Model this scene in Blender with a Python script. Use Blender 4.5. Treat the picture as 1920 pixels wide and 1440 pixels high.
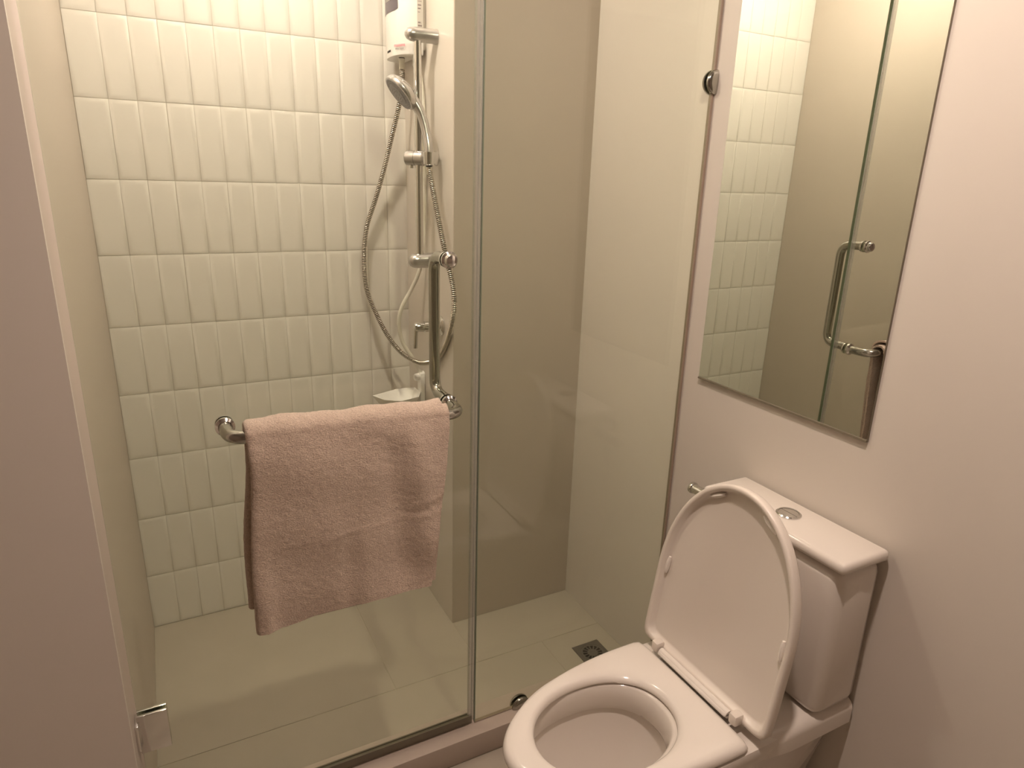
import bpy, bmesh, math, random
from mathutils import Vector, Matrix, Euler
for o in list(bpy.data.objects): bpy.data.objects.remove(o)
SC = bpy.context.scene; COL = SC.collection
# ------------------------------------------------------------------ camera, world, exposure
YAW, PITCH, ROLL = 0.4896006, 0.3002381, 0.0301298
F = Vector((math.sin(YAW)*math.cos(PITCH), math.cos(YAW)*math.cos(PITCH), -math.sin(PITCH)))
R0 = Vector((math.cos(YAW), -math.sin(YAW), 0)); U0 = R0.cross(F)
RR = R0*math.cos(ROLL)+U0*math.sin(ROLL); UU = -R0*math.sin(ROLL)+U0*math.cos(ROLL)
cam = bpy.data.objects.new('camera', bpy.data.cameras.new('camera')); COL.objects.link(cam)
cam.matrix_world = Matrix(((RR.x, UU.x, -F.x, 0), (RR.y, UU.y, -F.y, 0), (RR.z, UU.z, -F.z, 1.42), (0, 0, 0, 1)))
cam.data.sensor_width = 36; cam.data.lens = 36*1256.48/1920; cam.data.clip_start = 0.02
SC.camera = cam
w = bpy.data.worlds.new('world'); SC.world = w; w.use_nodes = True
w.node_tree.nodes['Background'].inputs[0].default_value = (1, .8, .6, 1)
w.node_tree.nodes['Background'].inputs[1].default_value = 0.0
SC.view_settings.view_transform = 'Standard'; SC.view_settings.look = 'None'
SC.view_settings.gamma = 1; SC.view_settings.use_curve_mapping = False
SC.view_settings.exposure = 0.80
SHOWER_W, ROOM_W = 14.5, 10.2   # watts of the two ceiling bulbs, built further down as glowing globes
LIGHT_COL = (1.0, 0.80, 0.60)
SHOWER_COL, ROOM_COL = (1.0, .835, .765), (1.0, .805, .695)
BULB_R = .042; SHOWER_L = (0.28, 1.62, 2.285)
ROOM_L = (0.56, 0.55, 2.285)

# ------------------------------------------------------------------ materials
def nmat(name):
    m = bpy.data.materials.new(name); m.use_nodes = True
    return m, m.node_tree, m.node_tree.nodes['Principled BSDF']
def pm(name, col, rough=.5, metal=0., noise=0., nscale=8., bump=0., bscale=60., coat=0., spec=None, bdist=.002):
    m, nt, b = nmat(name)
    b.inputs['Base Color'].default_value = (*col, 1); b.inputs['Roughness'].default_value = rough
    b.inputs['Metallic'].default_value = metal; b.inputs['Coat Weight'].default_value = coat
    if spec is not None: b.inputs['Specular IOR Level'].default_value = spec
    tc = nt.nodes.new('ShaderNodeTexCoord')
    if noise:
        n = nt.nodes.new('ShaderNodeTexNoise'); n.inputs['Scale'].default_value = nscale; n.inputs['Detail'].default_value = 4
        nt.links.new(tc.outputs['Object'], n.inputs['Vector'])
        mx = nt.nodes.new('ShaderNodeMix'); mx.data_type = 'RGBA'
        mx.inputs[6].default_value = (*[c*(1-noise) for c in col], 1); mx.inputs[7].default_value = (*[min(1, c*(1+noise)) for c in col], 1)
        nt.links.new(n.outputs['Fac'], mx.inputs[0]); nt.links.new(mx.outputs[2], b.inputs['Base Color'])
    if bump:
        n = nt.nodes.new('ShaderNodeTexNoise'); n.inputs['Scale'].default_value = bscale; n.inputs['Detail'].default_value = 3
        nt.links.new(tc.outputs['Object'], n.inputs['Vector'])
        bp = nt.nodes.new('ShaderNodeBump'); bp.inputs['Strength'].default_value = bump; bp.inputs['Distance'].default_value = bdist
        nt.links.new(n.outputs['Fac'], bp.inputs['Height']); nt.links.new(bp.outputs['Normal'], b.inputs['Normal'])
    return m
M_TILE = pm('glazed_white_tile', (.79, .755, .70), .32, noise=.03, nscale=5, bump=.25, bscale=14, bdist=.004)
M_GROUT = pm('tile_grout', (.66, .62, .55), .9)
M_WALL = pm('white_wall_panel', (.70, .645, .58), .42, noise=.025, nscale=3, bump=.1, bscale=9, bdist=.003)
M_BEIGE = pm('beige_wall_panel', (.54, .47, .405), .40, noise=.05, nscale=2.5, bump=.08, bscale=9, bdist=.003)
M_CEIL = pm('ceiling_paint', (.62, .59, .54), .9)
M_FLOOR = pm('beige_floor_tile', (.44, .39, .32), .38, noise=.06, nscale=6, bump=.15, bscale=25, bdist=.002)
M_FGROUT = pm('floor_grout', (.46, .41, .33), .9)
M_FARW = pm('taupe_wall', (.34, .27, .22), .7)
M_CURB = pm('curb_stone', (.47, .39, .33), .45, noise=.05, nscale=7)
M_CHROME = pm('chrome', (.74, .73, .71), .12, 1.)
M_HANDLE = pm('steel_handle', (.46, .45, .41), .16, 1.)
M_SATIN = pm('satin_chrome_plastic', (.60, .58, .57), .27, .85)
M_FACE = pm('grey_spray_face', (.27, .27, .29), .4)
M_HOSE = pm('steel_hose', (.72, .68, .61), .22, 1.)
M_HCORE = pm('dark_hose_core', (.05, .04, .03), .5)
M_CERAM = pm('white_ceramic', (.76, .70, .64), .12, noise=.01, coat=.3)
M_SEAT = pm('white_seat_plastic', (.85, .79, .73), .14)
M_LID = pm('white_lid_plastic', (.80, .73, .66), .28)
M_PLASTIC = pm('white_plastic', (.92, .90, .87), .3)
M_TUBE = pm('white_tube', (.82, .79, .70), .4)
M_DISP = pm('grey_display', (.13, .11, .13), .25)
M_DARK = pm('dark_gap', (.03, .025, .02), .8)
M_STICK = pm('silver_label', (.62, .58, .53), .5)
M_RED = pm('red_print', (.75, .16, .22), .6)
M_GREYP = pm('grey_print', (.25, .2, .2), .6)
M_DRAIN = pm('drain_steel', (.20, .18, .155), .42, .6)
M_SEAL = None
M_MIRROR = pm('mirror_silver', (.86, .88, .84), .0, 1.)
M_MEDGE = pm('mirror_edge', (.20, .17, .12), .5)
M_WATER = pm('bowl_water', (.55, .52, .45), .03)
def glassmat(name, tint, extra_gloss=0.0, rough=0.0):
    m = bpy.data.materials.new(name); m.use_nodes = True; nt = m.node_tree
    for n in list(nt.nodes): nt.nodes.remove(n)
    out = nt.nodes.new('ShaderNodeOutputMaterial'); mix = nt.nodes.new('ShaderNodeMixShader')
    tr = nt.nodes.new('ShaderNodeBsdfTransparent'); gl = nt.nodes.new('ShaderNodeBsdfGlossy'); fr = nt.nodes.new('ShaderNodeMath')
    lw = nt.nodes.new('ShaderNodeLayerWeight'); lw.inputs['Blend'].default_value = .5
    pw = nt.nodes.new('ShaderNodeMath'); pw.operation = 'POWER'; pw.inputs[1].default_value = 5
    nt.links.new(lw.outputs['Facing'], pw.inputs[0]); fr.operation = 'MULTIPLY_ADD'; fr.inputs[1].default_value = .96; fr.inputs[2].default_value = .04
    nt.links.new(pw.outputs[0], fr.inputs[0])
    tr.inputs['Color'].default_value = (*tint, 1); gl.inputs['Roughness'].default_value = rough
    nt.links.new(fr.outputs[0], mix.inputs[0]); nt.links.new(tr.outputs[0], mix.inputs[1]); nt.links.new(gl.outputs[0], mix.inputs[2])
    nt.links.new(mix.outputs[0], out.inputs[0])
    return m
M_GLASS = glassmat('clear_glass', (.930, .960, .905))
M_GEDGE = pm('green_glass_edge', (.20, .24, .17), .15)
def sealmat(name, col, alpha):
    m, nt, b = nmat(name); b.inputs['Base Color'].default_value = (*col, 1); b.inputs['Roughness'].default_value = .3
    b.inputs['Alpha'].default_value = alpha; return m
M_SEAL = sealmat('clear_vinyl_seal', (.40, .41, .34), .34)
M_SEALD = sealmat('grey_vinyl_seal', (.20, .17, .12), .80)
M_SILI = pm('silicone_joint', (.34, .26, .20), .5)
def towelmat():
    m, nt, b = nmat('pink_terry')
    tc = nt.nodes.new('ShaderNodeTexCoord')
    b.inputs['Roughness'].default_value = 1; b.inputs['Sheen Weight'].default_value = .35; b.inputs['Sheen Roughness'].default_value = .6
    b.inputs['Specular IOR Level'].default_value = .1
    mp = nt.nodes.new('ShaderNodeMapping'); mp.inputs['Scale'].default_value = (.8, 1, 1.1)
    nt.links.new(tc.outputs['Object'], mp.inputs['Vector'])
    n = nt.nodes.new('ShaderNodeTexNoise'); n.inputs['Scale'].default_value = 420; n.inputs['Detail'].default_value = 3; n.inputs['Roughness'].default_value = .65
    n2 = nt.nodes.new('ShaderNodeTexNoise'); n2.inputs['Scale'].default_value = 55; n2.inputs['Detail'].default_value = 3
    nt.links.new(mp.outputs[0], n.inputs['Vector']); nt.links.new(tc.outputs['Object'], n2.inputs['Vector'])
    ad = nt.nodes.new('ShaderNodeMath'); ad.operation = 'MULTIPLY_ADD'; ad.inputs[1].default_value = 1.1
    nt.links.new(n2.outputs['Fac'], ad.inputs[0]); nt.links.new(n.outputs['Fac'], ad.inputs[2])
    bp = nt.nodes.new('ShaderNodeBump'); bp.inputs['Strength'].default_value = .9; bp.inputs['Distance'].default_value = .0035
    nt.links.new(ad.outputs[0], bp.inputs['Height']); nt.links.new(bp.outputs['Normal'], b.inputs['Normal'])
    cr = nt.nodes.new('ShaderNodeValToRGB'); cr.color_ramp.elements[0].position = .3; cr.color_ramp.elements[1].position = .72
    cr.color_ramp.elements[0].color = (.48, .36, .28, 1); cr.color_ramp.elements[1].color = (.76, .61, .49, 1)
    nt.links.new(n.outputs['Fac'], cr.inputs['Fac']); nt.links.new(cr.outputs[0], b.inputs['Base Color'])
    return m
M_TOWEL = towelmat()
def emit(name, col, s):
    m, nt, b = nmat(name); b.inputs['Emission Color'].default_value = (*col, 1); b.inputs['Emission Strength'].default_value = s; return m

# ------------------------------------------------------------------ mesh helpers
class MB:
    def __init__(s): s.v = []; s.f = []
    def add(s, v, f):
        k = len(s.v); s.v += [tuple(p) for p in v]; s.f += [tuple(i+k for i in q) for q in f]; return s
    def box(s, lo, hi):
        (a, b, c), (d, e, g) = lo, hi
        return s.add([(a,b,c),(d,b,c),(d,e,c),(a,e,c),(a,b,g),(d,b,g),(d,e,g),(a,e,g)],
                     [(3,2,1,0),(4,5,6,7),(0,1,5,4),(1,2,6,5),(2,3,7,6),(3,0,4,7)])
    def rbox(s, lo, hi, r, seg=2, edges=None):
        bm = bmesh.new(); m = MB().box(lo, hi); vs = [bm.verts.new(p) for p in m.v]
        for q in m.f: bm.faces.new([vs[i] for i in q])
        bm.normal_update()
        es = list(bm.edges) if edges is None else [e for e in bm.edges if edges((e.verts[1].co-e.verts[0].co).normalized(), (e.verts[0].co+e.verts[1].co)/2)]
        bmesh.ops.bevel(bm, geom=es, offset=r, segments=seg, profile=.5, affect='EDGES')
        bm.verts.index_update(); v = [tuple(p.co) for p in bm.verts]; f = [tuple(p.index for p in q.verts) for q in bm.faces]; bm.free()
        return s.add(v, f)
    def loft(s, rings, cap0=True, cap1=True, closed=True):
        n = len(rings[0]); v = [p for r in rings for p in r]; f = []
        for i in range(len(rings)-1):
            for j in range(n if closed else n-1):
                k = (j+1) % n; f.append((i*n+j, i*n+k, (i+1)*n+k, (i+1)*n+j))
        if cap0: f.append(tuple(range(n-1, -1, -1)))
        if cap1: f.append(tuple(range((len(rings)-1)*n, len(rings)*n)))
        return s.add(v, f)
    def tube(s, pts, rad, n=12, caps=True):
        pts = [Vector(p) for p in pts]; L = len(pts); rad = rad if isinstance(rad, (list, tuple)) else [rad]*L
        T = [((pts[min(i+1, L-1)]-pts[max(i-1, 0)]).normalized()) for i in range(L)]
        a = T[0].orthogonal().normalized(); rings = []
        for i in range(L):
            a = (a-T[i]*a.dot(T[i])).normalized(); b = T[i].cross(a)
            rings.append([pts[i]+(a*math.cos(t)+b*math.sin(t))*rad[i] for t in [2*math.pi*k/n for k in range(n)]])
        return s.loft(rings, caps, caps)
    def lathe(s, c, ax, prof, n=32, caps=True):
        c = Vector(c); ax = Vector(ax).normalized(); a = ax.orthogonal().normalized(); b = ax.cross(a)
        return s.loft([[c+ax*h+(a*math.cos(t)+b*math.sin(t))*max(r, 1e-4) for t in [2*math.pi*k/n for k in range(n)]] for r, h in prof], caps, caps)
    def prism(s, poly, z0, z1):
        return s.loft([[(x, y, z0) for x, y in poly], [(x, y, z1) for x, y in poly]])
    def mesh(s, name, mat, smooth=35):
        me = bpy.data.meshes.new(name); me.from_pydata(s.v, [], s.f)
        bm = bmesh.new(); bm.from_mesh(me); bmesh.ops.recalc_face_normals(bm, faces=bm.faces); bm.to_mesh(me); bm.free()
        me.update(); me.materials.append(mat)
        if smooth:
            me.shade_smooth(); me.set_sharp_from_angle(angle=math.radians(smooth))
        return me
    def build(s, name, mat, parent=None, smooth=35, label=None, origin=None):
        me = s.mesh(name, mat, smooth); o = bpy.data.objects.new(name, me); COL.objects.link(o)
        if parent: attach(o, parent)
        if label: o['label'] = label
        return o
def attach(o, parent):
    o.parent = parent; bpy.context.view_layer.update()
    o.matrix_parent_inverse = world_of(parent).inverted()
def world_of(o):
    m = Matrix.LocRotScale(o.location, o.rotation_euler, o.scale)
    return (world_of(o.parent) @ o.matrix_parent_inverse @ m) if o.parent else m
def thing(name, loc, label, cat, group=None):
    o = bpy.data.objects.new(name, None); COL.objects.link(o); o.location = loc; o.empty_display_size = .05
    o['label'] = label; o['category'] = cat
    if group: o['group'] = group
    return o
def struct(o, label=None):
    o['kind'] = 'structure'
    if label: o['label'] = label; 
    return o
def spline(ctrl, n):
    """Catmull-Rom through control points, resampled to n equal steps"""
    P = [Vector(c) for c in ctrl]; P = [P[0]*2-P[1]]+P+[P[-1]*2-P[-2]]; out = []
    for i in range(1, len(P)-2):
        for k in range(24):
            t = k/24; a, b, c, d = P[i-1:i+3]
            out.append(.5*((2*b)+(c-a)*t+(2*a-5*b+4*c-d)*t*t+(3*b-a-3*c+d)*t**3))
    out.append(P[-2]); L = [0]
    for i in range(1, len(out)): L.append(L[-1]+(out[i]-out[i-1]).length)
    res = []; j = 0
    for k in range(n):
        s = L[-1]*k/(n-1)
        while j < len(out)-2 and L[j+1] < s: j += 1
        u = (s-L[j])/max(1e-9, L[j+1]-L[j]); res.append(out[j].lerp(out[j+1], min(1, u)))
    return res, L[-1]
def bend(pts, r, seg=8):
    """polyline with rounded corners"""
    P = [Vector(p) for p in pts]; out = [P[0]]
    for i in range(1, len(P)-1):
        a = (P[i-1]-P[i]).normalized(); b = (P[i+1]-P[i]).normalized(); A = P[i]+a*r; B = P[i]+b*r
        for k in range(seg+1):
            t = k/seg; out.append(A*(1-t)**2+P[i]*2*t*(1-t)+B*t*t)
    return out+[P[-1]]
random.seed(4)

# ------------------------------------------------------------------ room shell
WX, GY, BY, SX, EY, LX, ZC = 1.1748, 1.2669, 2.138, .735, 1.752, -.14, 2.34
back = struct(MB().box((LX-.02, BY+.0015, -.02), (SX+.03, BY+.10, ZC)).build('wall_back', M_GROUT, smooth=0), 'shower back wall of long white tiles in straight rows')
struct(MB().box((SX, EY-.0, -.02), (SX+.10, BY+.10, ZC)).build('wall_side', M_WALL, smooth=0), 'short white return wall carrying the heater and shower rail')
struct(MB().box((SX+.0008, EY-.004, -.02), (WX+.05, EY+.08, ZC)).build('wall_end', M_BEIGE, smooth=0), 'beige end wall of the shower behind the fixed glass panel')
struct(MB().box((WX, -1.0, -.05), (WX+.1, EY+.02, ZC)).build('wall_right', M_WALL, smooth=0), 'white wall with the mirror and the toilet')
struct(MB().box((LX-.10, 1.20, -.05), (LX, BY+.1, ZC)).build('wall_left', M_BEIGE, smooth=0))
struct(MB().box((-.95, 1.19, -.05), (LX, 1.2, ZC)).build('wall_return', M_WALL, smooth=0))
struct(MB().box((-1.05, -1.0, -.05), (-.95, 1.3, ZC)).build('wall_far_left', M_FARW, smooth=0))
struct(MB().box((-1.05, -1.1, -.05), (WX+.1, -1.0, ZC)).build('wall_front', M_FARW, smooth=0))
struct(MB().box((-1.05, -1.1, ZC), (WX+.1, BY+.1, ZC+.08)).build('ceiling', M_CEIL, smooth=0))
floor = struct(MB().box((-1.05, -1.1, -.08), (WX+.1, BY+.1, -.0015)).build('floor', M_FGROUT, smooth=0), 'beige floor tiles with pale joints')

# back-wall tiles: narrow upright strips
SW, SH, X0, ZA = .0666667, .199461, .26902, 1.78068
def tile_mesh(w, h, name):
    g = .0007; m = MB(); hw, hh = w/2-g, h/2-g
    def ring(k, y): return [(-hw+k, y, -hh+k), (hw-k, y, -hh+k), (hw-k, y, hh-k), (-hw+k, y, hh-k)]
    m.loft([ring(0, .002), ring(0, 0.0), ring(.0010, -.0005), ring(.012, -.0007)], False, True)
    return m.mesh(name, M_TILE, 60)
meshes = {}
xs = [X0+SW*k for k in range(-6, 8)]; xs[0] = LX
zs = sorted([ZA-SH*k for k in range(-2, 9)]+[0.0, ZC])
for i in range(len(xs)-1):
    for j in range(len(zs)-1):
        wdt, hgt = xs[i+1]-xs[i], zs[j+1]-zs[j]
        key = (round(wdt, 3), round(hgt, 3))
        if key not in meshes: meshes[key] = tile_mesh(wdt, hgt, 'tile')
        o = bpy.data.objects.new('tile', meshes[key]); COL.objects.link(o); o.parent = back
        strong = (i % 3 == 0)
        o.location = ((xs[i]+xs[i+1])/2+(.0006 if strong else 0), BY, (zs[j]+zs[j+1])/2)
        o.rotation_euler = (random.uniform(-.003, .003), 0, random.uniform(-.008, .008))
# floor tiles
def ftile(poly, top=0.0, mat=M_FLOOR):
    cx = sum(p[0] for p in poly)/len(poly); cy = sum(p[1] for p in poly)/len(poly)
    m = MB(); P = [(x-cx, y-cy) for x, y in poly]
    def off(k): return [(x-k*(1 if x > 0 else -1), y-k*(1 if y > 0 else -1)) for x, y in P]
    m.loft([[(x, y, -.004) for x, y in off(.0012)], [(x, y, -.0006) for x, y in off(.0012)], [(x, y, 0) for x, y in off(.002)]], False, True)
    o = bpy.data.objects.new('tile', m.mesh('floor_tile', mat, 0)); COL.objects.link(o); o.parent = floor; o.location = (cx, cy, top)
CI = 1.318
for poly in ([(LX, 1.54), (.472, 1.54), (.472, BY), (LX, BY)], [(.472, 1.54), (SX, 1.54), (SX, BY), (.472, BY)],
             [(SX, 1.54), (WX, 1.54), (WX, EY-.004), (SX, EY-.004)],
             [(LX, CI), (.955, CI), (.955, 1.54), (LX, 1.54)],
             [(.955, CI), (WX, CI), (WX, 1.54), (.955, 1.54)]):
    ftile(poly)
for a, b in ((-.95, -.445), (-.445, .155), (.155, .755), (.755, WX)):
    for c, d in ((-1.0, -.577), (-.577, .023), (.023, .623), (.623, 1.224)):
        ftile([(a, c), (b, c), (b, d if not (d > 1.2 and b < 0) else 1.19), (a, d if not (d > 1.2 and b < 0) else 1.19)])
# raised curb under the glass
struct(MB().rbox((LX, 1.224, -.001), (WX, CI, .070), .003, 2).build('trim_1', M_CURB), 'low beige stone curb under the shower glass')
# narrow beige skirting strip on the outer right wall hidden behind the toilet
# ------------------------------------------------------------------ ceiling lamps
L = SHOWER_L
t = thing('ceiling_lamp', (L[0], L[1], ZC), 'small round glowing ceiling globe over the shower', 'lamp')
MB().lathe((L[0], L[1], ZC-.0003), (0, 0, -1), [(.050, 0), (.050, .006), (.030, .012), (.022, .013)], 36).build('base', M_PLASTIC, t)
MB().lathe(L, (0, 0, 1), [(BULB_R*math.sin(math.pi*k/16), -BULB_R*math.cos(math.pi*k/16)) for k in range(17)], 32).build('globe', emit('glowing_globe', SHOWER_COL, SHOWER_W/(math.pi*4*math.pi*BULB_R**2)), t)
L = ROOM_L
t = thing('ceiling_lamp', (L[0], L[1], ZC), 'flat round ceiling spotlight over the toilet floor', 'lamp')
MB().lathe((L[0], L[1], ZC-.0003), (0, 0, -1), [(.040, .012), (.040, .018), (.055, .018), (.062, .010), (.062, 0), (.02, 0)], 36, False).build('base', M_PLASTIC, t)
MB().lathe((L[0], L[1], ZC-.0003), (0, 0, -1), [(.0399, .006), (.0399, .012)], 36).build('diffuser', emit('glowing_disc', ROOM_COL, ROOM_W/(math.pi*math.pi*.04**2)), t)

# ------------------------------------------------------------------ shower door with handle and towel bar
door = thing('shower_door', (.22, GY, .073), 'clear glass shower door with steel pull handle and towel bar', 'shower door')
MB().box((LX+.006, GY-.004, .098), (.5765, GY+.004, 2.15)).build('glass_pane', M_GLASS, door, 0)
sl = MB(); sl.box((.5765, GY-.006, .098), (.5845, GY+.006, 2.15)).box((.5845, GY-.0025, .08), (.591, GY+.0025, 2.15))
sl.build('side_seal', M_SEAL, door, 0, 'translucent vinyl strip along the door edge')
sb = MB(); sb.box((LX+.008, GY-.007, .083), (.5765, GY-.0042, .100)).box((LX+.008, GY+.0042, .083), (.5765, GY+.007, .100)).box((LX+.008, GY-.003, .0735), (.586, GY+.003, .097))
sb.build('bottom_seal', M_SEALD, door, 0, 'grey vinyl strip along the door bottom')
HX, HZT, HZB = .5205, 1.256, .957
hy = GY+.078
h = MB().tube(bend([(HX, GY+.006, HZT), (HX, hy, HZT), (HX, hy, HZB), (HX, GY+.006, HZB)], .035, 10), .0122, 20).build('pull_handle', M_HANDLE, door, label='upright steel pull handle on the shower side')
MB().lathe((HX, GY+.0045, HZT), (0, 1, 0), [(.0165, 0), (.0165, .006), (.0125, .009)], 28).build('flange', M_CHROME, h)
MB().lathe((HX, GY-.0045, HZT), (0, -1, 0), [(.0175, 0), (.0175, .004), (.0135, .007), (.0135, .012), (.011, .0165), (.005, .019), (.0005, .0195)], 32).build('cap', M_CHROME, h)
by = GY-.075
tb = MB().tube(bend([(.077, GY-.006, .966), (.077, by, .966), (HX, by, .953), (HX, GY-.006, .953)], .038, 10), .0118, 20).build('towel_bar', M_HANDLE, door, label='level steel towel bar on the room side')
for x, z in ((.077, .966), (HX, .953)):
    MB().lathe((x, GY-.0045, z), (0, -1, 0), [(.0175, 0), (.0175, .006), (.0128, .010)], 28).build('flange', M_CHROME, tb)
    MB().lathe((x, GY+.0045, z), (0, 1, 0), [(.0165, 0), (.0165, .005), (.0125, .009), (.010, .011)], 28).build('flange', M_CHROME, tb)
for z in (.35, 1.85):
    hg = MB().rbox((LX+.004, GY-.011, z-.045), (LX+.058, GY-.0042, z+.045), .002).rbox((LX+.004, GY+.0042, z-.045), (LX+.058, GY+.011, z+.045), .002).rbox((LX+.0, GY-.02, z-.03), (LX+.006, GY+.02, z+.03), .001)
    hg.build('hinge', M_CHROME, door)
# ------------------------------------------------------------------ fixed glass panel
pan = thing('glass_panel', (.88, GY, .071), 'fixed clear glass panel between the door and the white wall', 'glass panel')
MB().box((.5945, GY-.004, .0735), (WX-.009, GY+.004, 2.15)).build('glass_pane', M_GLASS, pan, 0)
MB().box((.5925, GY-.0041, .0735), (.5944, GY+.0041, 2.15)).build('glass_edge', M_GEDGE, pan, 0, 'dark green polished glass edge')
MB().rbox((WX-.0085, GY-.005, .0715), (WX-.0003, GY+.005, 2.15), .0015, 1).build('silicone_joint', M_SILI, pan, 0, 'brown grey joint down the wall')
MB().rbox((.5925, GY-.0045, .0705), (WX-.01, GY+.0045, .0733), .0008, 1).build('silicone_joint', M_SILI, pan, 0, 'brown grey joint along the curb')
def clamp(c, ax, par, half=None):
    m = MB()
    for sgn in (-1, 1):
        rings = []
        pr = [(.0265, .0042), (.0265, .0085), (.0245, .0115), (.018, .0135), (.0005, .0145)]
        for r, hh in pr:
            ring = []
            for k in range(25):
                t = math.pi*k/24
                if half == 'wall': ring.append((c[0]-r*math.sin(t), GY+sgn*hh, c[2]+r*math.cos(t)))
                else: ring.append((c[0]+r*math.cos(t), GY+sgn*hh, c[2]+r*math.sin(t)))
            rings.append(ring)
        m.loft(rings, True, True)
    return m.build('glass_clamp', M_HANDLE, par, 40)
clamp((WX-.0006, 0, 1.638), None, pan, 'wall')
clamp((.728, 0, .0715), None, pan, 'curb')

# ------------------------------------------------------------------ towel
def make_towel():
    t = thing('towel', (.29, by, .972), 'pinkish beige terry bath towel folded over the towel bar', 'towel')
    zb = .955; r0 = .0225; yf, yb = by-r0, by+r0; zt = zb+.006
    path = []; zf0, zb0 = .599, .604; pc = []
    nf = 92
    for i in range(nf):
        z = zf0+(zt-zf0)*i/nf; d = zt-z; pc.append((yf-.016*(1-math.exp(-d/.045))*(1-.35*min(1, d/.4)), z))
    for i in range(15):
        a = math.pi*i/14; pc.append((by-r0*math.cos(a), zt+r0*math.sin(a)*.85))
    for i in range(1, 61): pc.append((yb, zt-(zt-zb0)*i/60))
    for i, (y, z) in enumerate(pc):
        a, b = pc[max(0, i-2)], pc[min(len(pc)-1, i+2)]; ty, tz = b[0]-a[0], b[1]-a[1]; l = math.hypot(ty, tz)
        path.append((y, z, -tz/l, ty/l))
    def smooth(a, b, x): x = max(0, min(1, (x-a)/(b-a))); return x*x*(3-2*x)
    def xr(z):      # right edge as a function of height
        pts = [(.56, .431), (.63, .438), (.72, .446), (.80, .457), (.86, .465), (.93, .469), (1.0, .470)]
        for (a, b), (c, d) in zip(pts, pts[1:]):
            if z <= c: return b+(d-b)*(max(z, a)-a)/(c-a)
        return pts[-1][1]
    def xl(z): return .113-.014*smooth(.95, .60, z)+.0015*math.sin(z*23)
    NX = 84; rings = []
    th = .0055
    for i, (y, z, ny, nz) in enumerate(path):
        front = y < by; ring = []
        L, Rr = xl(z), xr(z)
        if not front: Rr += .002; L -= .007*smooth(.95, .75, z)
        low = smooth(.80, .57, z) if front else 0
        top = smooth(zt-.04, zt+.01, z)
        tt = .0092+.002*low
        def pnt(u, o, second=False):
            rx = Rr+(.0125+.003*math.sin(z*14) if second else 0)
            x = L+(rx-L)*u
            q = o
            open_ = low*.012*math.exp(-((u-.02)/.05)**2)
            q += open_*(1 if o > 0 else -1)
            amp = (1-top)
            wv = 0.0
            if front:
                # diagonal soft fold, a vertical fold and a crease across
                c1 = .30+.22*(z-.57)/.4*-1+.26
                cx_ = L+(Rr-L)*(.80-.55*max(0, z-.70)) if z > .70 else L+(Rr-L)*(.80+.35*(.70-z))
                wv += -.0110*math.exp(-((x-cx_)/.030)**2)*smooth(.57, .66, z)*smooth(.97, .88, z)
                wv += .0055*math.exp(-((x-cx_-.052)/.026)**2)*smooth(.6, .7, z)*smooth(.98, .9, z)
                wv += -.0048*math.exp(-((x-(.265+.03*(z-.6)))/.020)**2)*smooth(.86, .70, z)
                wv += .0030*math.exp(-((x-(.300))/.022)**2)*smooth(.80, .68, z)
                zc = .752+.035*(x-.1)
                wv += .0009*math.exp(-((z-zc)/.006)**2)*smooth(.12, .2, x)
                zc2 = .728+.02*math.sin(x*12); wv += 0
                zc3 = .800+.25*(x-.45); wv += .0016*math.exp(-((z-zc3)/.008)**2)*smooth(.36, .43, x)
                zc4 = .780+.18*(x-.45); wv += -.0008*math.exp(-((z-zc4)/.008)**2)*smooth(.36, .43, x)
                wv += .0022*math.sin(x*31+z*9)+.0016*math.sin(x*57-z*33)+.0014*math.sin(z*48+x*12)
                wv += .004*math.exp(-((u-.0)/.04)**2)*0
            else: wv += .002*math.sin(x*30+z*10)
            wv *= amp
            wv += .0016*math.sin(x*38+1)*top+.0012*math.sin(x*83)*top
            q += wv if True else 0
            # soft sag at lower hem
            dz = 0
            if front and i < 12: dz = (1-i/12)*(.0012*math.sin(x*26+.6)+.0008*math.sin(x*70)-.003-.012*smooth(.25, .09, x)*.6)
            jx = random.uniform(-.0004, .0004); jn = random.uniform(-.0007, .0007)
            dz += .010*(.47-x)/.38*smooth(.62, zt, z)
            return (x+jx, y+ny*(q+jn), z+nz*(q+jn)+dz)
        for k in range(NX+1): ring.append(pnt(1-k/NX, tt))
        for k in range(1, 8):
            a = math.pi*k/8; p = pnt(0, tt*math.cos(a)); ring.append((p[0]-tt*1.15*math.sin(a), p[1], p[2]))
        for k in range(0, NX+1, 3): ring.append(pnt(k/NX, -tt, True))
        for k in range(NX, -1, -6):
            ring.append(pnt(max(.012, k/NX), -tt+th, True))
        for k in range(0, NX+1, 6): ring.append(pnt(max(.012, k/NX), tt-th))
        rings.append(ring)
    o = MB().loft(rings).build('terry_cloth', M_TOWEL, t, 70)
    return t
make_towel()

# ------------------------------------------------------------------ water heater
heat = thing('water_heater', (.735, 2.03, 1.735), 'white electric shower water heater on the narrow side wall', 'water heater')
prof = [(.7225, 1.939), (.7035, 1.938), (.688, 1.944), (.6735, 1.956), (.663, 1.974), (.6565, 1.997), (.654, 2.025), (.6555, 2.052), (.660, 2.076), (.668, 2.096), (.683, 2.112), (.7225, 2.118)]
def hp(k, z):
    cx, cy = .70, 2.03
    return [(cx+(x-cx)*(1-k), cy+(y-cy)*(1-k), z) if x < .72 else (x, cy+(y-cy)*(1-k), z) for x, y in prof]
MB().loft([hp(.10, 1.7352), hp(.02, 1.7352), hp(.0, 1.739), hp(0, 2.085), hp(.03, 2.098), hp(.12, 2.103)]).build('body', M_PLASTIC, heat, 40)
MB().box((.7226, 1.950, 1.75), (.7348, 2.105, 2.09)).build('back_plate', M_STICK, heat, 0)
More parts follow.
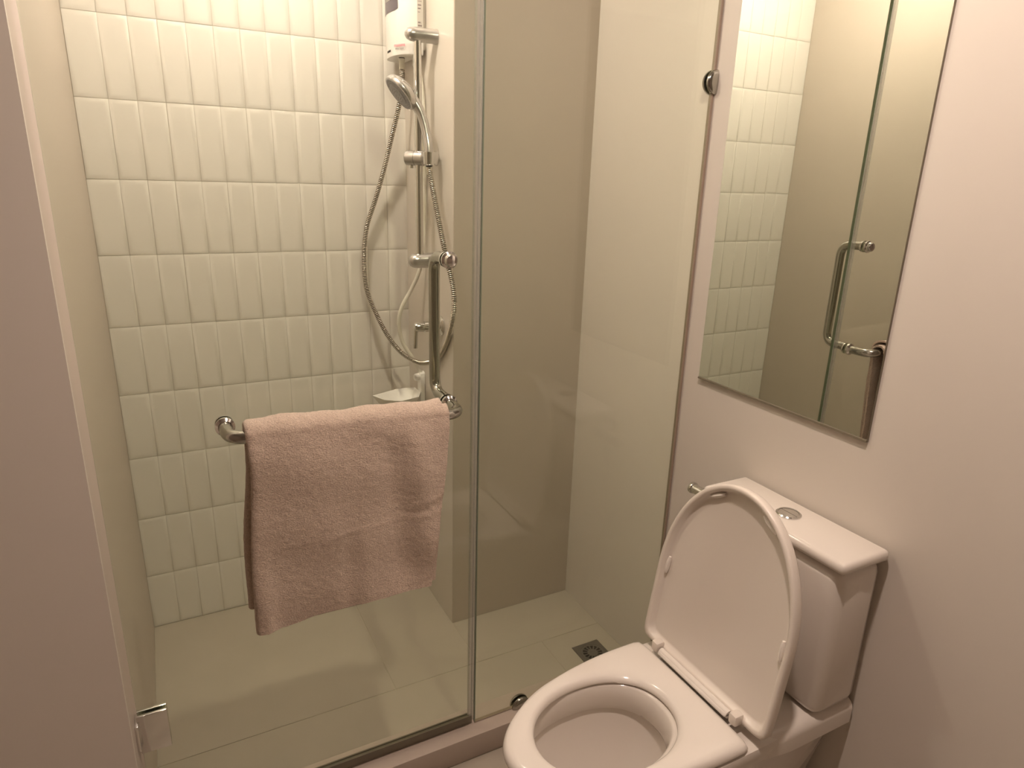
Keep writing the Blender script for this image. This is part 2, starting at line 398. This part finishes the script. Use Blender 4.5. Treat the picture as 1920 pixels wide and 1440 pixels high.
def patch(name, z0, z1, a, b, off, mat, lab=None, clip=None):
    P = [p for p in prof if a-1e-6 <= p[1] <= b+1e-6 and p[0] < .70]
    def interp(y):
        Q = sorted([p for p in prof if p[0] < .71], key=lambda p: p[1])
        for (x1, y1), (x2, y2) in zip(Q, Q[1:]):
            if y1 <= y <= y2: return x1+(x2-x1)*(y-y1)/(y2-y1)
        return Q[0][0]
    n = 14; r1, r2, r3, r4 = [], [], [], []
    for k in range(n+1):
        y = a+(b-a)*k/n; x = interp(y); zz = z0
        if clip: zz = z0+clip(k/n)
        r1.append((x+.001, y, zz)); r2.append((x-off, y, zz)); r3.append((x-off, y, z1)); r4.append((x+.001, y, z1))
    m = MB().loft([r1, r2, r3, r4], False, False, False)
    return m.build(name, mat, heat, 50, lab)
patch('display', 1.8475, 2.02, 1.973, 2.094, .0012, M_DISP, 'dark grey control panel', lambda t: .004*(max(0, .18-t)/.18)**2)
patch('vent_slot', 1.7475, 1.7525, 2.018, 2.050, .0008, M_DARK, 'small dark slot')
def text(s, size, loc, rot, mat, par, name, align='CENTER', ext=.0002):
    c = bpy.data.curves.new(name, 'FONT'); c.body = s; c.size = size; c.align_x = align; c.extrude = ext
    tmp = bpy.data.objects.new(name, c); COL.objects.link(tmp)
    bpy.context.view_layer.update()
    me = bpy.data.meshes.new_from_object(tmp.evaluated_get(bpy.context.evaluated_depsgraph_get())); COL.objects.unlink(tmp); bpy.data.objects.remove(tmp)
    me.materials.clear(); me.materials.append(mat)
    o = bpy.data.objects.new(name, me); COL.objects.link(o); me.transform(Matrix.Translation(loc) @ rot.to_4x4())
    if par: attach(o, par)
    return o
def facing(nx, ny):  # rotation that lays text on an upright plane with outward normal (nx, ny)
    n = Vector((nx, ny, 0)).normalized(); up = Vector((0, 0, 1)); rt = up.cross(n)
    return Matrix(((rt.x, up.x, n.x), (rt.y, up.y, n.y), (rt.z, up.z, n.z)))
# print follows the curved front between y 1.96 and 1.985
rotL = facing(-.88, -.47)
text('mazuma', .0125, (.6637, 1.968, 1.7555), rotL, M_RED, heat, 'logo_print')
text('water heater', .0062, (.6637, 1.968, 1.7485), rotL, M_GREYP, heat, 'small_print')
text('shower', .013, (.6528, 2.028, 1.876), facing(-1, 0), M_STICK, heat, 'display_print')
st = MB().box((.7055, 1.9372, 1.772), (.7195, 1.9379, 2.05)).build('label_sticker', M_STICK, heat, 0, 'silver sticker on the side')
gp = MB()
random.seed(9)
for k in range(11):
    z = 1.781+k*.0085+random.uniform(-.001, .001)
    if k in (5, 6): continue
    gp.box((.707, 1.9367, z), (.707+random.uniform(.005, .0115), 1.9373, z+random.choice((.0015, .0022, .003))))
gp.build('sticker_print', M_GREYP, heat, 0)['kind'] = 'stuff'
MB().lathe((.687, 2.02, 1.7355), (0, 0, -1), [(.0085, 0), (.0085, .004)], 20).build('outlet_collar', M_DARK, heat)
MB().lathe((.714, 1.99, 1.7355), (0, 0, -1), [(.006, 0), (.006, .022), (.0045, .024)], 16).build('inlet_spout', M_PLASTIC, heat)
MB().box((.7075, 1.95, 1.716), (.716, 1.965, 1.7355)).build('switch_tab', M_PLASTIC, heat, 0)

# ------------------------------------------------------------------ shower rail
RX, RY, RT, RB = .680, 1.870, 1.772, 1.178
rail = thing('shower_rail', (.735, RY, RB), 'chrome riser rail with two brackets and a slider on the side wall', 'shower rail')
MB().tube([(RX, RY, RB-.004), (RX, RY, RT+.004)], .0108, 24).build('rail', M_CHROME, rail)
for z in (RT, RB):
    k_ = .88 if z == RT else 1.05
    m = MB().lathe((.7346, RY, z), (-1, 0, 0), [(r_*k_, h_) for r_, h_ in [(.0222, 0), (.0222, .003), (.0208, .006), (.0205, .062), (.0190, .074), (.0145, .083), (.007, .088), (.0005, .0895)]], 32)
    m.build('bracket', M_SATIN, rail)
zH = 1.461
sd = Vector((.066, -.058, 0)).normalized(); c0 = Vector((RX, RY, zH))
s = MB().lathe(c0-sd*.040, sd, [(.0005, 0), (.015, .001), (.0190, .004), (.0200, .011), (.0200, .029), (.0185, .0297), (.0185, .0312), (.0210, .032), (.0210, .054), (.017, .059), (.0005, .0592)], 32).build('slider', M_SATIN, rail, label='satin slider holding the hand shower')
cc = Vector((.6945, 1.8285, zH))
MB().lathe(cc-Vector((0, 0, .016)), (0, 0, 1), [(.0128, 0), (.0160, 0), (.0172, .032), (.0142, .032)], 24, False).build('cradle', M_CHROME, s)
MB().lathe(c0+sd*.049, sd, [(.0185, 0), (.0195, .002), (.0195, .004), (.015, .007), (.0005, .008)], 28).build('end_cap', M_CHROME, s)
MB().tube([c0-sd*.022+Vector((0, 0, -.016)), c0-sd*.022+Vector((0, 0, -.027))], .006, 14).build('lock_stud', M_CHROME, s)

# ------------------------------------------------------------------ hand shower
hs = thing('hand_shower', (.692, 1.82, 1.436), 'chrome hand shower with grey round face resting in the slider', 'hand shower')
hc = [(.6925, 1.8215, 1.440), (.6945, 1.8290, 1.462), (.6955, 1.835, 1.49), (.6945, 1.842, 1.515), (.690, 1.849, 1.548), (.681, 1.856, 1.580), (.666, 1.866, 1.607), (.650, 1.874, 1.627)]
pp, _ = spline(hc, 44)
rr = [.0098+.0030*min(1, i/14)+(.006*max(0, (i-28)/15)**1.3) for i in range(44)]
MB().tube(pp, rr, 24).build('grip', M_SATIN, hs)
nrm = Vector((-.755, .01, -.655)).normalized(); fc = Vector((.6260, 1.8705, 1.6215))
MB().lathe(fc, -nrm, [(.0465, -.0005), (.050, .0005), (.0520, .004), (.0520, .010), (.0500, .015), (.0440, .022), (.034, .029), (.020, .034), (.0005, .036)], 48).build('head_shell', M_SATIN, hs)
fcm = MB().lathe(fc+nrm*.0004, nrm, [(.046, -.001), (.0455, .0006), (.030, .0014), (.028, .0030), (.0005, .0034)], 48).build('spray_face', M_FACE, hs, label='matt grey spray plate')
nz_ = MB(); a_ = nrm.orthogonal().normalized(); b_ = nrm.cross(a_)
for rr_, nn in ((.012, 8), (.020, 12), (.035, 22), (.041, 26)):
    for k in range(nn):
        t_ = 2*math.pi*k/nn; hgt = .0034 if rr_ < .028 else .001
        nz_.lathe(fc+nrm*hgt+(a_*math.cos(t_)+b_*math.sin(t_))*rr_, nrm, [(.0011, 0), (.0007, .0014)], 6)
nz_.build('nozzles', M_GREYP, fcm, 0)['kind'] = 'stuff'

# ------------------------------------------------------------------ shower hose
hose = thing('shower_hose', (.687, 2.02, 1.72), 'long ribbed steel hose looping from heater to hand shower', 'hose')
HC = [(.687, 2.02, 1.712), (.691, 2.03, 1.68), (.684, 2.045, 1.609), (.666, 2.062, 1.525), (.647, 2.085, 1.433), (.621, 2.10, 1.34), (.592, 2.107, 1.253), (.580, 2.107, 1.150),
      (.584, 2.098, 1.060), (.606, 2.07, .982), (.633, 2.04, .916), (.661, 2.00, .872), (.690, 1.95, .852), (.709, 1.90, .858), (.7245, 1.845, .886),
      (.727, 1.785, .943), (.724, 1.735, 1.010), (.7215, 1.71, 1.076), (.715, 1.71, 1.136), (.704, 1.72, 1.193), (.696, 1.74, 1.263), (.693, 1.77, 1.332), (.692, 1.80, 1.394), (.6922, 1.8205, 1.434)]
_, LL = spline(HC, 10)
npitch = int(LL/.0052); pts, _ = spline(HC, npitch*5+1)
rad = [(.0045, .0045, .0078, .0082, .0078)[i % 5] for i in range(len(pts))]
MB().tube(pts, rad, 12).build('ribbed_tube', M_HOSE, hose, 75)
MB().tube(pts[::5], .0066, 10).build('inner_tube', M_HCORE, hose, 75, 'dark core showing between the ribs')
for c, d in (((.687, 2.02, 1.733), (0, 0, -1)), ):
    MB().lathe(c, d, [(.0088, 0), (.0088, .006), (.0075, .008), (.0082, .026), (.007, .028)], 20).build('end_nut', M_TUBE, hose)
MB().lathe((.6922, 1.8205, 1.4375), (-.0, -.03, -1), [(.0096, 0), (.0096, .003), (.0084, .018), (.0074, .020)], 20).build('end_nut', M_HOSE, hose)

# ------------------------------------------------------------------ white supply tube
tube = thing('supply_tube', (.712, 1.96, 1.70), 'thin white plastic supply tube running down behind the chrome rail', 'tube')
TC = [(.716, 1.968, 1.714), (.722, 1.957, 1.66), (.7265, 1.952, 1.58), (.7265, 1.95, 1.459), (.7245, 1.95, 1.307), (.717, 1.952, 1.181), (.706, 1.96, 1.124), (.685, 1.97, 1.074), (.660, 1.98, 1.024), (.652, 1.99, .972), (.665, 2.0, .908), (.694, 2.0, .856), (.716, 2.0, .815), (.7275, 2.0, .795)]
pp, _ = spline(TC, 120); MB().tube(pp, .0062, 14).build('tube', M_TUBE, tube)
MB().lathe((.7346, 2.0, .790), (-1, 0, .3), [(.013, 0), (.013, .003), (.008, .006), (.008, .012)], 18).build('wall_elbow', M_PLASTIC, tube)

# ------------------------------------------------------------------ stop valve
vl = thing('stop_valve', (.735, 1.843, .987), 'chrome stop valve with drop lever on the side wall', 'valve')
vz, vy = .9865, 1.843
MB().lathe((.7346, vy, vz), (-1, 0, 0), [(.0300, 0), (.0300, .003), (.024, .008), (.0155, .011)], 32).build('flange', M_CHROME, vl)
MB().lathe((.730, vy, vz), (-1, 0, 0), [(.0145, 0), (.0145, .032), (.0165, .033), (.0165, .050), (.0140, .051), (.0140, .074), (.011, .0795), (.0005, .080)], 28).build('body', M_CHROME, vl)
MB().tube(bend([(.662, vy, vz), (.655, vy-.001, vz), (.652, vy-.001, vz-.062)], .006, 5), [.009]*2+[.0075]*6 if False else .0068, 14).build('lever', M_CHROME, vl)

# ------------------------------------------------------------------ soap dish
sdh = thing('soap_dish', (.735, 2.0, .72), 'white plastic soap dish fixed low on the side wall', 'soap dish')
def dish(k, z, sh=0): # outline shrunk by k
    P = [(.563, 2.002), (.600, 2.018), (.650, 2.039), (.685, 2.040), (.7165, 2.034), (.7165, 1.978), (.695, 1.935), (.63, 1.915), (.585, 1.945)]
    cx, cy = .655, 1.972
    return [(cx+(x-cx)*(1-k), cy+(y-cy)*(1-k), z) for x, y in P]
MB().loft([dish(.42, .698), dish(.30, .699), dish(.02, .7345), dish(0, .738), dish(.035, .738), dish(.06, .7345), dish(.33, .703), dish(.42, .702)]).build('tray', M_PLASTIC, sdh, 50)
MB().rbox((.7165, 1.980, .700), (.7347, 2.010, .800), .005, 2).build('wall_clip', M_PLASTIC, sdh)
MB().lathe((.718, 1.994, .786), (-1, 0, -.1), [(.0125, 0), (.0125, .012), (.009, .017), (.0005, .018)], 18).build('clip_knob', M_PLASTIC, sdh)

# ------------------------------------------------------------------ floor drain
dr = thing('floor_drain', (1.0735, 1.422, 0), 'square steel floor drain with a round slotted grate in the shower floor', 'drain')
DX, DYc, hd = 1.0735, 1.4225, .0475
m = MB(); n = 48; outer = []
for k in range(n):
    t = 2*math.pi*k/n; c, s_ = math.cos(t), math.sin(t); q = hd/max(abs(c), abs(s_)); outer.append((DX+q*c, DYc+q*s_))
inner = [(DX+.038*math.cos(2*math.pi*k/n), DYc+.038*math.sin(2*math.pi*k/n)) for k in range(n)]
m.loft([[(x, y, .0002) for x, y in outer], [(x, y, .0022) for x, y in outer], [(x, y, .0024) for x, y in inner], [(x, y, .0012) for x, y in inner]], False, False)
m.build('frame', M_DRAIN, dr, 30)
g = MB(); nb = 14
g.lathe((DX, DYc, .0010), (0, 0, 1), [(.0375, 0), (.0375, .0014), (.031, .0018), (.031, 0)], 48, False)
g.lathe((DX, DYc, .0010), (0, 0, 1), [(.017, 0), (.0165, .0018), (.0005, .0022)], 32)
for k in range(nb):
    t = 2*math.pi*k/nb; c, s_ = math.cos(t), math.sin(t); hw = .0017
    q = [(.016, -hw), (.032, -hw*1.3), (.032, hw*1.3), (.016, hw)]
    g.prism([(DX+a*c-b*s_, DYc+a*s_+b*c) for a, b in q], .0011, .0027)
g.build('grate', M_DRAIN, dr, 30)
MB().lathe((DX, DYc, .0003), (0, 0, 1), [(.037, 0), (.037, .0003)], 32).build('sump', M_DARK, dr, 0)

# ------------------------------------------------------------------ mirror
mi = thing('wall_mirror', (WX, .97, .955), 'frameless rectangular mirror on the white wall above the toilet', 'mirror')
MB().box((WX-.0055, .74, .9565), (WX-.0050, 1.2025, 2.10)).build('silvering', M_MIRROR, mi, 0)
MB().box((WX-.0049, .7395, .956), (WX-.0002, 1.203, 2.1005)).build('backing', M_MEDGE, mi, 0, 'dark mirror edge')
MB().box((WX-.008, .7395, .9515), (WX-.0002, 1.203, .956)).build('bottom_channel', M_MEDGE, mi, 0)

# ------------------------------------------------------------------ toilet roll holder
rh = thing('roll_holder', (WX, 1.0, .715), 'short chrome toilet roll bar beside the tank on the white wall', 'roll holder')
MB().tube(bend([(WX-.002, .995+.0, .708), (1.10, .995, .706), (1.10, 1.107, .706)], .012, 6), .0118, 20).build('bar', M_CHROME, rh)
MB().lathe((1.10, 1.103, .706), (0, 1, 0), [(.0140, 0), (.0148, .003), (.0140, .008), (.008, .0105), (.0005, .011)], 24).build('end_cap', M_CHROME, rh)
MB().lathe((WX-.0003, .995, .708), (-1, 0, 0), [(.021, 0), (.021, .005), (.012, .009)], 24).build('flange', M_CHROME, rh)

# ------------------------------------------------------------------ toilet
CY = .832
toi = thing('toilet', (.78, CY, 0), 'white ceramic close-coupled toilet with seat down and lid raised', 'toilet')
N = 144
def polar(cx, af, ab, b, nf=2.05, nb_=7.0, z=0, cy=CY):
    out = []
    for k in range(N):
        t = 2*math.pi*k/N; c, s_ = math.cos(t), math.sin(t)
        # denser toward corners of the rear half
        a, e = (ab, nb_) if c > 0 else (af, nf)
        r = (abs(c/a)**e+abs(s_/b)**e)**(-1/e); out.append((cx+r*c, cy+r*s_, z))
    return out
def mixr(A, B, t, z): return [(a[0]+(b[0]-a[0])*t, a[1]+(b[1]-a[1])*t, z) for a, b in zip(A, B)]
def cast(c, inside, z, n=None):
    out = []
    for k in range(N):
        t = 2*math.pi*k/N; lo, hi = 0, .8
        for _ in range(40):
            m_ = (lo+hi)/2
            if inside(c[0]+m_*math.cos(t), c[1]+m_*math.sin(t)): lo = m_
            else: hi = m_
        out.append((c[0]+lo*math.cos(t), c[1]+lo*math.sin(t), z))
    return out
def egg(x0, af, ab, b, nf=2.1, nb_=12):
    def f(x, y):
        dx = x-x0; a, e = (ab, nb_) if dx > 0 else (af, nf)
        return abs(dx/a)**e+abs((y-CY)/b)**e < 1
    return f
def sq_rear(cx, af, xb, b, z, nf=2.05, nb_=14): return polar(cx, af, xb-cx, b, nf, nb_, z)
# body: base -> rim -> inner bowl
body = MB()
rim_o = [
    sq_rear(.74, .150, 1.150, .118, .0005), sq_rear(.74, .152, 1.152, .120, .03), sq_rear(.74, .150, 1.155, .118, .10), sq_rear(.735, .172, 1.158, .128, .20),
    sq_rear(.72, .215, 1.162, .146, .28), sq_rear(.71, .225, 1.165, .158, .335), sq_rear(.72, .242, 1.167, .168, .368), sq_rear(.73, .256, 1.167, .171, .388), sq_rear(.73, .254, 1.165, .168, .3970), sq_rear(.73, .244, 1.16, .158, .3995)]
inn = [polar(.655, .150, .155, .112, 2.1, 2.3, .400), polar(.655, .146, .150, .108, 2.1, 2.3, .396), polar(.655, .142, .145, .106, 2.1, 2.3, .375), polar(.655, .140, .143, .105, 2.1, 2.3, .352),
       polar(.655, .143, .147, .108, 2.1, 2.3, .342), polar(.655, .150, .153, .113, 2.1, 2.3, .340), polar(.655, .146, .150, .110, 2.1, 2.2, .325), polar(.657, .132, .138, .099, 2.1, 2.2, .285),
       polar(.662, .112, .118, .084, 2, 2, .245), polar(.668, .088, .092, .066, 2, 2, .205), polar(.672, .065, .070, .05, 2, 2, .175), polar(.672, .055, .058, .042, 2, 2, .14)]
body.loft(rim_o+inn, True, True)
def cyl_y(x, z): return None
# raised rear deck carrying the tank
deck = []
for k in range(13):
    x = .905+(1.1665-.905)*k/12; q = min(1, max(0, (x-.915)/.085)); q = q*q*(3-2*q); zt_ = .3975+.016*q; hw = .166+.010*q
    sec = [(x, CY-hw, .36), (x, CY-hw, zt_-.022)]
    for j in range(1, 7): a = math.pi/2*j/6; sec.append((x, CY-hw+.022*(1-math.cos(a)), zt_-.022+.022*math.sin(a)))
    for j in range(6, 0, -1): a = math.pi/2*j/6; sec.append((x, CY+hw-.022*(1-math.cos(a)), zt_-.022+.022*math.sin(a)))
    sec += [(x, CY+hw, zt_-.022), (x, CY+hw, .36)]
    deck.append(sec)
body.loft(deck)
body.build('bowl', M_CERAM, toi, 50)
MB().lathe((.672, CY, .19), (0, 0, 1), [(.062, 0), (.062, .0005)], 40).build('water', M_WATER, toi, 0, 'still water in the bowl')
# seat ring
so = cast((.668, CY), lambda x, y: egg(.85, .392, .037, .1685, 2.05, 10)(x, y), 0); si = polar(.668, .145, .146, .1120, 2.05, 2.2, 0, .827)
seat = MB().loft([mixr(si, so, t, z) for t, z in ((.04, .4015), (0, .404), (.0, .408), (.04, .4135), (.12, .418), (.25, .4212), (.45, .4222), (.72, .4222), (.86, .4205), (.94, .4165), (.985, .411), (1.0, .406), (.99, .4025), (.96, .4015))] + [mixr(si, so, .04, .4015)], False, False)
seat.build('seat', M_SEAT, toi, 60, 'glossy white seat ring, lowered')
# hinge line
hgp = MB()
hz = .4255; hx = .893
hgp.tube([(hx, .732, hz), (hx, .936, hz)], .0085, 16)
hgp.rbox((hx-.012, .732, .4215), (hx+.004, .936, .430), .003, 1)
hgp.build('hinge_barrel', M_SEAT, toi, 40)
for yy in (.716, .950):
    MB().rbox((hx-.010, yy-.010, .4185), (hx+.014, yy+.010, .443), .005, 2).build('hinge_lug', M_LID, toi, 40)
# lid
lean = math.radians(8.1); HXL, HZL = .9005, .4200
def lidpt(u, v, wd): # u up along lid, v across, wd toward the wall
    return (HXL+u*math.sin(lean)+wd*math.cos(lean), CY+v, HZL+u*math.cos(lean)-wd*math.sin(lean))
def lidring(k, wd, uc=.180, at=.256, ab=.180, b=.1810, c0=.20):
    f = lambda u, v: (abs((u-uc)/((at if u > uc else ab)-k))**(2.02 if u > uc else 22)+abs(v/(b-k))**(2.02 if u > uc else 22)) < 1
    out = []
    for j in range(N):
        t = 2*math.pi*(j+.5)/N; c, s_ = math.cos(t), math.sin(t); lo, hi = 0, .5
        for _ in range(36):
            m_ = (lo+hi)/2
            if f(c0+m_*c, m_*s_): lo = m_
            else: hi = m_
        out.append(lidpt(c0+lo*c, lo*s_, wd))
    return out
lid = MB().loft([lidring(.0215, .0150), lidring(.0165, .0135), lidring(.0125, .0030), lidring(.0095, .0003), lidring(.0035, .0), lidring(.0008, .002), lidring(0, .006), lidring(.0010, .019), lidring(.005, .0255), lidring(.02, .0285), lidring(.045, .0300)])
lidp = lid.build('lid', M_LID, toi, 60, 'white lid standing open')
def bumper(u0, v0, u1, v1):
    m = MB(); pts = [lidpt(u0+(u1-u0)*k/6, v0+(v1-v0)*k/6, .0105) for k in range(7)]
    m.tube(pts, [.003, .0045, .0052, .0052, .0052, .0045, .003], 8); m.build('bumper', M_SEAT, lidp)
for sg in (1, -1):
    bumper(.4035, sg*.050, .383, sg*.086); bumper(.205, sg*.1575, .165, sg*.1600)
# tank
MB().rbox((1.042, .655, .4140), (1.1665, 1.006, .742), .024, 3).build('tank', M_CERAM, toi, 50)
tl = MB().rbox((1.035, .648, .7425), (1.1685, 1.014, .767), .010, 3).build('tank_lid', M_CERAM, toi, 50)
MB().lathe((1.103, .833, .7665), (0, 0, 1), [(.0255, 0), (.0255, .003), (.023, .0052), (.021, .0045)], 40, False).build('button_ring', M_CHROME, tl)
bt = MB()
for sg in (0, 1):
    ring = [(0, -.0207)]+[(.0207*math.sin(math.pi*k/16), -.0207*math.cos(math.pi*k/16)) for k in range(1, 17)]
    q = [(1.103+(1 if sg else -1)*(x+.0006), .833+y) for x, y in ring]
    bt.loft([[(x, y, .766) for x, y in q], [(x, y, .7702) for x, y in q], [(1.103+(x-1.103)*.88, .833+(y-.833)*.9, .7712) for x, y in q]])
bt.build('flush_button', M_CHROME, tl, 40)
